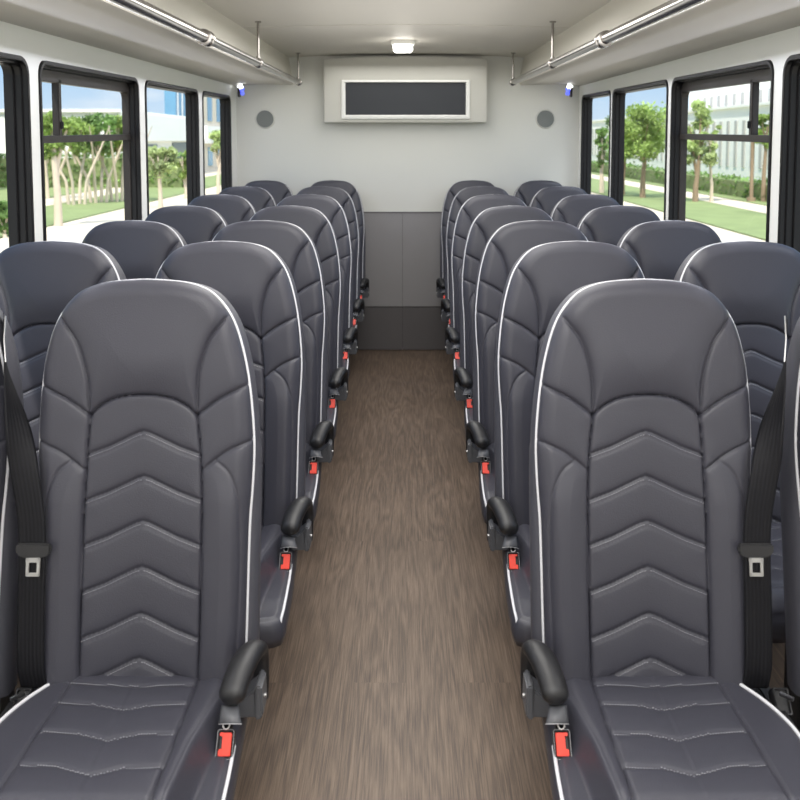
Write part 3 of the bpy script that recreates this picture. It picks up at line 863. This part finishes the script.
def marker(px, py, m, label):
    c = at(px, py, YB-.16)
    e = empty('marker_light', (c.x, c.y, c.z), label, 'marker light', 'blue corner lights')
    mb = MB(); mb.obox((m*.012, .01, -.015), (.006, 0, 0), (0, .03, 0), (0, 0, .035)); mb.build('bracket', M['rubber2'], e, bevel=.003)
    mb = MB(); mb.tube([(m*.016, 0, .018), (-m*.012, -.006, .026)], [.014, .018], 14); mb.build('white_lens', M['led_white'], e, True)
    mb = MB(); mb.tube([(0, .0, .004), (-m*.022, -.004, .002)], [.014, .013], 14); mb.tube([(-m*.004, 0, -.024), (-m*.024, -.004, -.026)], [.012, .011], 14); mb.build('blue_lens', M['led_blue'], e, True)
marker(240.5, 90, -1, 'small white and blue light in the rear left upper corner')
marker(569.5, 90, 1, 'small white and blue light in the rear right upper corner')

# grab rails under the ceiling
def rail(m, label):
    if m < 0: A = at(126, 0, 2.30); B = at(299, 82.5, 6.12)
    else: A = at(688.5, 0, 2.25); B = at(512.5, 82.5, 6.12)
    d = (B-A)/(B.y-A.y)
    P = lambda y: A+d*(y-A.y)
    y_start = .35
    root = empty('grab_rail', P(y_start), label, 'grab rail', 'ceiling grab rails')
    o0 = P(y_start)
    L = lambda v: Vector(v)-o0
    mb = MB(); mb.tube([L(P(y_start)), L(P(3.2))], .0205, 24); mb.tube([L(P(3.2)), L(P(6.12))], .0185, 24); mb.build('rail', M['chrome'], root, True)
    # collar
    pc = P(3.22); mb = MB()
    dn = d.normalized()
    for s_, r in ((-.030, .021), (-.012, .027), (.012, .027), (.030, .021)): pass
    mb.tube([L(pc-dn*.036), L(pc-dn*.034), L(pc-dn*.018), L(pc-dn*.016), L(pc+dn*.016), L(pc+dn*.018), L(pc+dn*.034), L(pc+dn*.036)], [.0215, .0295, .0295, .0245, .0245, .0295, .0295, .0215], 24)
    mb.build('collar', M['chrome'], root, True)
    for y in (1.0, 4.40, 6.09):
        p = P(y); zc = 2.112+.018*(1-(p.x/.86)**2)+sh(y)*.6
        mb = MB(); mb.tube([L(p+Vector((0, 0, .012))), L(Vector((p.x, p.y, zc)))], .0065, 12)
        mb.tube([L(Vector((p.x, p.y, zc-.006))), L(Vector((p.x, p.y, zc+.001)))], .016, 16)
        post = mb.build('post', M['chrome'], root, True)
        mb = MB(); mb.tube([L(p-dn*.022), L(p-dn*.020), L(p+dn*.020), L(p+dn*.022)], [.020, .0245, .0245, .020], 20)
        mb.tube([L(p), L(p+Vector((0, 0, .034)))], .011, 14)
        mb.build('fitting', M['chrome'], root, True)
    mb = MB(); p = P(6.12); mb.tube([L(p), L(p+dn*.018)], [.022, .015], 16); mb.build('end_cap', M['chrome'], root, True)
rail(-1, 'polished steel grab rail hanging from the ceiling above the left seats')
rail(1, 'polished steel grab rail hanging from the ceiling above the right seats')

# ---------------------------------------------------------------- outside
G = -.80
M['grass'] = simple('grass', srgb(126, 138, 88), .9, var=.25, vscale=1.2)
M['pavement'] = simple('pavement', srgb(204, 190, 168), .9, var=.08, vscale=.6)
M['road'] = simple('road', srgb(178, 168, 152), .9, var=.08, vscale=.4)
M['hedge'] = simple('hedge', srgb(120, 130, 84), .9, var=.4, vscale=4, bump=1, scale=10)
M['low_wall'] = simple('low_wall', srgb(120, 118, 108), .9, var=.15, vscale=1.5)
M['white_stone'] = simple('white_stone', srgb(250, 246, 238), .8, var=.03, vscale=.3)
M['beige_stone'] = simple('beige_stone', srgb(222, 208, 188), .8, var=.05, vscale=.3)
M['glass_blue'] = simple('tower_glass', srgb(104, 150, 178), .25, var=.2, vscale=.4)
M['dark_glass'] = simple('dark_glass', srgb(84, 98, 92), .3, var=.2, vscale=.5)
M['slot'] = simple('slot_window', srgb(186, 182, 176), .6)
M['red_band'] = simple('red_band', srgb(196, 54, 60), .6)
M['bark_pale'] = simple('bark_pale', srgb(205, 188, 166), .9, var=.1, vscale=3)
M['bark'] = simple('bark', srgb(150, 128, 104), .9, var=.15, vscale=3)
def leaf_mat(name, c):
    m, nt, b = new_mat(name)
    tc = N(nt, 'ShaderNodeTexCoord'); no = N(nt, 'ShaderNodeTexNoise', Scale=.9, Detail=3.0); nt.links.new(tc.outputs['Object'], no.inputs['Vector'])
    r = N(nt, 'ShaderNodeValToRGB'); r.color_ramp.elements[0].position = .35; r.color_ramp.elements[1].position = .65
    d = tuple(x*.6 for x in c[:3])+(1,); l = tuple(min(1, x*1.5) for x in c[:3])+(1,)
    r.color_ramp.elements[0].color = d; r.color_ramp.elements[1].color = l
    nt.links.new(no.outputs['Fac'], r.inputs['Fac']); nt.links.new(r.outputs['Color'], b.inputs['Base Color'])
    b.inputs['Roughness'].default_value = .7
    tl = N(nt, 'ShaderNodeBsdfTranslucent'); nt.links.new(r.outputs['Color'], tl.inputs['Color'])
    mx = N(nt, 'ShaderNodeMixShader'); mx.inputs[0].default_value = .35
    nt.links.new(b.outputs[0], mx.inputs[1]); nt.links.new(tl.outputs[0], mx.inputs[2]); nt.links.new(mx.outputs[0], nt.nodes['Material Output'].inputs[0])
    return m
M['leaf'] = leaf_mat('leaves', srgb(150, 172, 92)); M['leaf2'] = leaf_mat('leaves_dark', srgb(122, 152, 84)); M['leaf3'] = leaf_mat('leaves_pale', srgb(176, 190, 128))

def slab(name, lo, hi, mat): mb = MB(); mb.box(lo, hi); return struct(mb.build(name, mat))
slab('ground', (-140, -60, G-.3), (140, 260, G), M['road'])
# lawns and pavements as thin slabs on the ground, both sides of the street
def plot(name, lo, hi, mat): return tag(slab(name, lo, hi, mat), kind='structure')
plot('sidewalk', (-9.5, -20, G), (-6.5, 140, G+.05), M['pavement'])
plot('lawn', (-12.5, -20, G), (-9.6, 140, G+.06), M['grass'])
plot('sidewalk', (-14.2, -20, G), (-12.6, 140, G+.05), M['pavement'])
plot('lawn', (-40, -20, G), (-14.3, 46, G+.06), M['grass'])
plot('sidewalk', (7.0, -20, G), (8.2, 140, G+.05), M['pavement'])
plot('lawn', (8.3, -20, G), (11.2, 140, G+.06), M['grass'])
plot('sidewalk', (11.3, -20, G), (12.6, 140, G+.05), M['pavement'])
plot('lawn', (12.7, -20, G), (40, 140, G+.06), M['grass'])

def tree(x, y, h, cr_, trunk_h, mat, bark, label, n=900, multi=1, leaf=.095, rt=.10):
    n = int(n*4)
    root = empty('tree', (x, y, G), label, 'tree')
    mb = MB()
    for k in range(multi):
        a = 2*math.pi*k/max(1, multi); off = .28*(multi > 1)
        bx, by = off*math.cos(a), off*math.sin(a); tx, ty = bx*2.6+random.uniform(-.1, .1), by*2.6+random.uniform(-.1, .1)
        r = rt/(1+.4*(multi > 1))
        mb.tube([(bx, by, -.02), (bx*1.3, by*1.3, trunk_h*.5), (tx, ty, trunk_h), (tx*1.6, ty*1.6, h*.8)], [r*1.25, r, r*.8, r*.25], 8)
    for k in range(5):
        a = random.uniform(0, 6.28); z0 = trunk_h*random.uniform(.8, 1.1)
        mb.tube([(0, 0, z0), (math.cos(a)*cr_*.35, math.sin(a)*cr_*.35, z0+(h-z0)*.4), (math.cos(a)*cr_*.65, math.sin(a)*cr_*.65, z0+(h-z0)*.6)], [rt*.5, rt*.3, rt*.1], 6)
    mb.build('trunk', bark, root, True)
    cl = []
    for k in range(16):
        a = random.uniform(0, 6.28); rr_ = cr_*random.uniform(.1, .78); zz = trunk_h*.95+(h-trunk_h)*random.uniform(.12, .85)
        cl.append((rr_*math.cos(a), rr_*math.sin(a), zz, cr_*random.uniform(.20, .42)))
    vs = []; fs = []
    for k in range(n):
        c = random.choice(cl); d = Vector((random.gauss(0, 1), random.gauss(0, 1), random.gauss(0, 1))).normalized()*c[3]*random.choice((random.uniform(.3, 1.0), random.uniform(.8, 1.45)))
        p = Vector(c[:3])+Vector((d.x, d.y, d.z*.8))
        a = Vector((random.gauss(0, 1), random.gauss(0, 1), random.gauss(0, 1))).normalized(); b = a.cross(Vector((random.gauss(0, 1), random.gauss(0, 1), random.gauss(0, 1)))).normalized()
        s_ = leaf*random.uniform(.6, 1.2); i = len(vs)
        vs += [p-a*s_, p-b*s_*.45, p+a*s_, p+b*s_*.45]; fs.append((i, i+1, i+2, i+3))
    link_mesh('foliage', vs, fs, mat, root, False, False)
    return root
def tree_px(px, base_y, top_y, wpx, **kw):
    """stand a tree where its foot falls on the ground"""
    D = (H-G)*F/(base_y-140.2); X = (px-X0)*D/F
    h = (H-G)+(140.2-top_y)*D/F
    return tree(X, D, h, wpx*D/F/2, mat=kw.pop('mat', M['leaf']), bark=kw.pop('bark', M['bark_pale']), trunk_h=kw.pop('th', .45)*h, **kw)
tree_px(57, 228, 103, 34, label='pale barked young tree nearest the left sliding window', th=.55, rt=.10, n=800, leaf=.09)
tree_px(76, 206, 106, 34, label='slim multi-stem tree behind the left sliding window mullion', multi=4, rt=.075, th=.5)
tree_px(98, 204, 108, 34, label='slim multi-stem tree in the middle of the left sliding window', multi=4, rt=.075, th=.5, mat=M['leaf2'])
tree_px(119, 203, 107, 30, label='slim multi-stem tree at the far edge of the left sliding window', multi=4, rt=.075, th=.5)
tree_px(48, 200, 112, 26, label='bushy tree at the near edge of the left sliding window', multi=3, rt=.09, th=.5, mat=M['leaf3'])
tree_px(160, 210, 143, 34, label='young tree with pinkish blossom in front of the white building', th=.5, rt=.07, mat=M['leaf3'], n=350)
tree_px(186, 200, 146, 20, label='small green tree beside the dark glass entrance', th=.4, rt=.07, mat=M['leaf'], n=350)
tree_px(218, 196, 124, 20, label='thin tree in front of the beige building, far left window', th=.5, rt=.07, mat=M['leaf3'], n=350)
tree_px(3, 240, 200, 24, label='low green shrub outside the nearest left window', th=.2, rt=.05, mat=M['leaf2'], n=400, leaf=.1)
tree_px(643, 199, 100, 66, label='big spreading green tree outside the third right window', th=.42, rt=.10, bark=M['bark'], n=1500)
tree_px(622, 196, 108, 36, label='dark green tree behind the spreading tree on the right', th=.35, rt=.12, mat=M['leaf2'], bark=M['bark'], n=900)
tree_px(696, 203, 92, 34, label='leafy tree at the far edge of the right sliding window', th=.3, rt=.10, mat=M['leaf3'], bark=M['bark'], n=900)
tree_px(712, 203, 118, 14, label='slender pale green tree in front of the slotted white facade', th=.45, rt=.06, mat=M['leaf3'], n=300)
tree_px(764, 203, 108, 22, label='thin trunked tree at the near edge of the right sliding window', th=.6, rt=.08, bark=M['bark'], n=450)
tree_px(602, 194, 118, 18, label='distant round tree outside the rearmost right window', th=.3, rt=.1, mat=M['leaf2'], n=500)
tree_px(795, 218, 120, 30, label='green tree outside the nearest right window', th=.3, rt=.1, mat=M['leaf'], n=900)

def bush(name, x0, x1, y0, y1, z1, mat, label, cat='hedge', n=1600, leaf=.13):
    vs = []; fs = []
    root = empty(name, ((x0+x1)/2, (y0+y1)/2, G), label, cat)
    hx, hy = (x1-x0)/2, (y1-y0)/2; hz = z1-G
    mb = MB(); mb.box((-hx*.93, -hy*.97, -.02), (hx*.93, hy*.97, hz*.92)); mb.build('hedge_core', mat, root)
    for k in range(n):
        p = Vector((random.uniform(-hx, hx), random.uniform(-hy, hy), random.uniform(0, hz)))
        f_ = random.randrange(3)
        if f_ == 0: p.x = random.choice((-hx, hx))
        elif f_ == 1: p.z = hz
        else: p.y = -hy
        p += Vector((random.gauss(0, .05), random.gauss(0, .05), random.gauss(0, .05)))
        a = Vector((random.gauss(0, 1), random.gauss(0, 1), random.gauss(0, 1))).normalized(); b = a.cross(Vector((0, .3, 1))).normalized()
        i = len(vs); vs += [p-a*leaf, p-b*leaf*.5, p+a*leaf, p+b*leaf*.5]; fs.append((i, i+1, i+2, i+3))
    link_mesh('foliage', vs, fs, M['leaf2'], root, False, False)
bush('hedge', 13.4, 14.4, 20, 66, G+.75, M['hedge'], 'long clipped green hedge below the slotted white facade', n=2600)
bush('hedge', -21, -10.5, 42.6, 43.6, G+1.6, M['hedge'], 'tall dark hedge behind the slim trees on the left', n=2200)

def facade(name, label, corner, length, depth, z1, mat, wins, cat='building', wm=None, along='y', bands=(), roof=True):
    """block with its long face parallel to the bus; wins: (a0, a1, z0, z1) rectangles along the face"""
    x, y = corner; sgn = 1 if x > 0 else -1
    root = empty(name, (x, y, G), label, cat)
    mb = MB(); xa, xb = (0, depth) if sgn > 0 else (-depth, 0)
    mb.box((xa, 0, -.05), (xb, length, z1-G)); mb.build('wall', mat, root)
    for a0, a1, w0, w1 in wins:
        mb = MB(); mb.box((-.06, a0, w0-G), (.06, a1, w1-G)); f_ = mb.build('window', wm or M['dark_glass'], root)
    for a0, a1, w0, w1, mt in bands:
        mb = MB(); mb.box((-.25 if sgn > 0 else -.02, a0, w0-G), (.02 if sgn > 0 else .25, a1, w1-G)); mb.build('band', mt, root)
    if roof:
        mb = MB(); mb.box((xa-.15, -.15, z1-G), (xb+.15, length+.15, z1-G+.15)); mb.build('roof_edge', mat, root)
    return root
# right: long white block with tall slot windows
slots = [(k*1.15+.4, k*1.15+.75, G+.9, 2.6) for k in range(80)]
facade('building', 'long white building with rows of tall slot windows, seen through the right windows', (18, 20), 92, 10, 3.3, M['white_stone'], slots, wm=M['slot'])
facade('office_tower', 'distant pale blue glass tower above the white building', (46, 104), 10, 6, 9.0, M['glass_blue'], [(k*2+.6, k*2+1.4, 3, 9) for k in range(4)], wm=M['white_stone'])
facade('office_block', 'pale stone block rising behind the white building, near end', (30, 70), 24, 10, 7.0, M['white_stone'], [(k*2+.6, k*2+1.3, 3.6, 5.8) for k in range(11)], wm=M['slot'])
# left: white low building with glass entrance, blue tower, beige block, red banded shop
facade('building', 'low white building with a deep fascia and dark glass entrance, left side', (-15, 46), 18.5, 9, 3.0, M['white_stone'],
       [(5, 7, G+.1, 1.3), (10.5, 17.5, G+.1, 1.4)], bands=[(0, 18.5, 1.5, 3.0, M['white_stone'])])
facade('office_tower', 'blue glass tower rising behind the low white building', (-31, 119), 8, 1.5, 18, M['glass_blue'], [(k*2.4+.8, k*2.4+1.3, 3, 15) for k in range(4)], wm=M['white_stone'])
facade('office_block', 'beige block with tall blue windows outside the rearmost left window', (-15, 65.5), 40, 1.2, 9.0, M['beige_stone'], [(k*3.2+1.2, k*3.2+2.6, 3.0, 5.2) for k in range(11)]+[(k*3.2+1.2, k*3.2+2.6, G+.4, 1.0) for k in range(11)], wm=M['glass_blue'], bands=[(0, 40, 1.3, 2.6, M['white_stone'])])
facade('shop_building', 'pale building with a red band outside the nearest left window', (-21, 28), 14, 8, 7.0, M['beige_stone'], [(k*3+1, k*3+2.4, 2.2, 4.5) for k in range(4)], bands=[(0, 14, .9, 1.6, M['red_band'])])
facade('building', 'pale low terrace behind the hedge on the left', (-30, 44), 40, 6, 2.2, M['white_stone'], [(k*3+1, k*3+2, G+.6, 1.4) for k in range(12)])
# street pole on the right
D = 34; mb = MB()
e = empty('street_pole', at(751, 205, 33)*1, 'thin brown street pole outside the right sliding window', 'pole'); e.location.z = G
mb.tube([(0, 0, 0), (0, 0, 5)], .07, 10); mb.build('pole', M['bark'], e, True)
mb = MB(); mb.tube([(0, 0, 0), (0, 0, .2)], .16, 12); mb.build('base', M['bark'], e, True)

# ---------------------------------------------------------------- light
w = bpy.data.worlds.new('sky'); sc.world = w; w.use_nodes = True
nt = w.node_tree; bg = nt.nodes['Background']
tc = N(nt, 'ShaderNodeTexCoord'); sep = N(nt, 'ShaderNodeSeparateXYZ'); nt.links.new(tc.outputs['Generated'], sep.inputs[0])
rp = N(nt, 'ShaderNodeValToRGB'); e_ = rp.color_ramp.elements
e_[0].position = 0; e_[0].color = srgb(214, 230, 246); e_[1].position = .5; e_[1].color = srgb(130, 182, 236)
md = e_.new(.09); md.color = srgb(168, 206, 240)
nt.links.new(sep.outputs['Z'], rp.inputs['Fac'])
no = N(nt, 'ShaderNodeTexNoise', Scale=5.0, Detail=5.0); mpn = N(nt, 'ShaderNodeMapping'); mpn.inputs['Scale'].default_value = (1, 1, 4)
nt.links.new(tc.outputs['Generated'], mpn.inputs['Vector']); nt.links.new(mpn.outputs['Vector'], no.inputs['Vector'])
r2 = N(nt, 'ShaderNodeValToRGB'); r2.color_ramp.elements[0].position = .52; r2.color_ramp.elements[1].position = .8
nt.links.new(no.outputs['Fac'], r2.inputs['Fac'])
mix = N(nt, 'ShaderNodeMixRGB'); mix.inputs['Color2'].default_value = (.95, .96, .98, 1)
nt.links.new(r2.outputs['Color'], mix.inputs['Fac']); nt.links.new(rp.outputs['Color'], mix.inputs['Color1'])
nt.links.new(mix.outputs['Color'], bg.inputs['Color']); bg.inputs['Strength'].default_value = 1.1

def lamp(kind, name, loc, rot, energy, size=None, size_y=None, color=(1, 1, 1)):
    l = bpy.data.lights.new(name, kind); l.energy = energy; l.color = color
    if size: 
        l.shape = 'RECTANGLE'; l.size = size; l.size_y = size_y
    o = bpy.data.objects.new(name, l); C.objects.link(o); o.location = loc; o.rotation_euler = rot
    return o
s = lamp('SUN', 'sun', (0, 0, 20), (math.radians(32), 0, math.radians(-28)), 5.0, color=(1, .96, .88)); s.data.angle = .02
s2 = lamp('SUN', 'facade_fill', (0, 0, 22), (math.radians(30), 0, math.radians(36)), 3.6, color=(.95, .97, 1)); s2.data.angle = .5  # extra soft sun, added to brighten the left facades
for y, p in ((.3, 9), (2.3, 8), (4.2, 4.5)):
    lamp('AREA', 'ceiling_fill', (0, y, 1.66), (math.pi, 0, 0), p, .9, 1.6, (1, .985, .96))  # invented upward fill, unseen from below, to brighten the ceiling
for y, p in ((.5, 31), (2.2, 25), (4.0, 24), (5.6, 9)):
    lamp('AREA', 'cabin_fill', (0, y, 2.07), (0, 0, 0), p, 1.1, 1.2, (1, .985, .96))  # added overhead fill along the cabin, stands for no visible fixture
for xx, sg in ((XL+.10, 1), (XR-.10, -1)):
    lamp('AREA', 'window_strip_lamp', (xx, 2.9, 1.885), (0, math.radians(-28*sg), 0), 17, .07, 6.2, (.86, .88, 1))  # made-up cool strips above the windows, added to lift the outer seats
lamp('AREA', 'front_fill', (0, -.95, 1.55), (math.radians(70), 0, 0), 14, 2.0, .8, (1, .985, .97))  # unseen fill behind the camera, added to light the cabin from the front
lamp('POINT', 'ceiling_light_glow', (cx, yl-.02, zl-.14), (0, 0, 0), .9, color=(1, .95, .86)).data.shadow_soft_size = .05

# ---------------------------------------------------------------- camera
cam = bpy.data.cameras.new('camera'); co_ = bpy.data.objects.new('camera', cam); C.objects.link(co_)
cam.sensor_width = 36; cam.sensor_fit = 'HORIZONTAL'; cam.lens = F*36/800
cam.shift_x = -(X0-400)/800; cam.shift_y = -(400-SY)/800
co_.location = (0, 0, H); co_.rotation_euler = (math.pi/2-PIT, 0, 0)
cam.clip_start = .05; cam.clip_end = 600
cam.dof.use_dof = True; cam.dof.focus_distance = 2.6; cam.dof.aperture_fstop = 7.0
sc.camera = co_
sc.view_settings.view_transform = 'Standard'
sc.view_settings.look = 'None'
sc.view_settings.exposure = 0
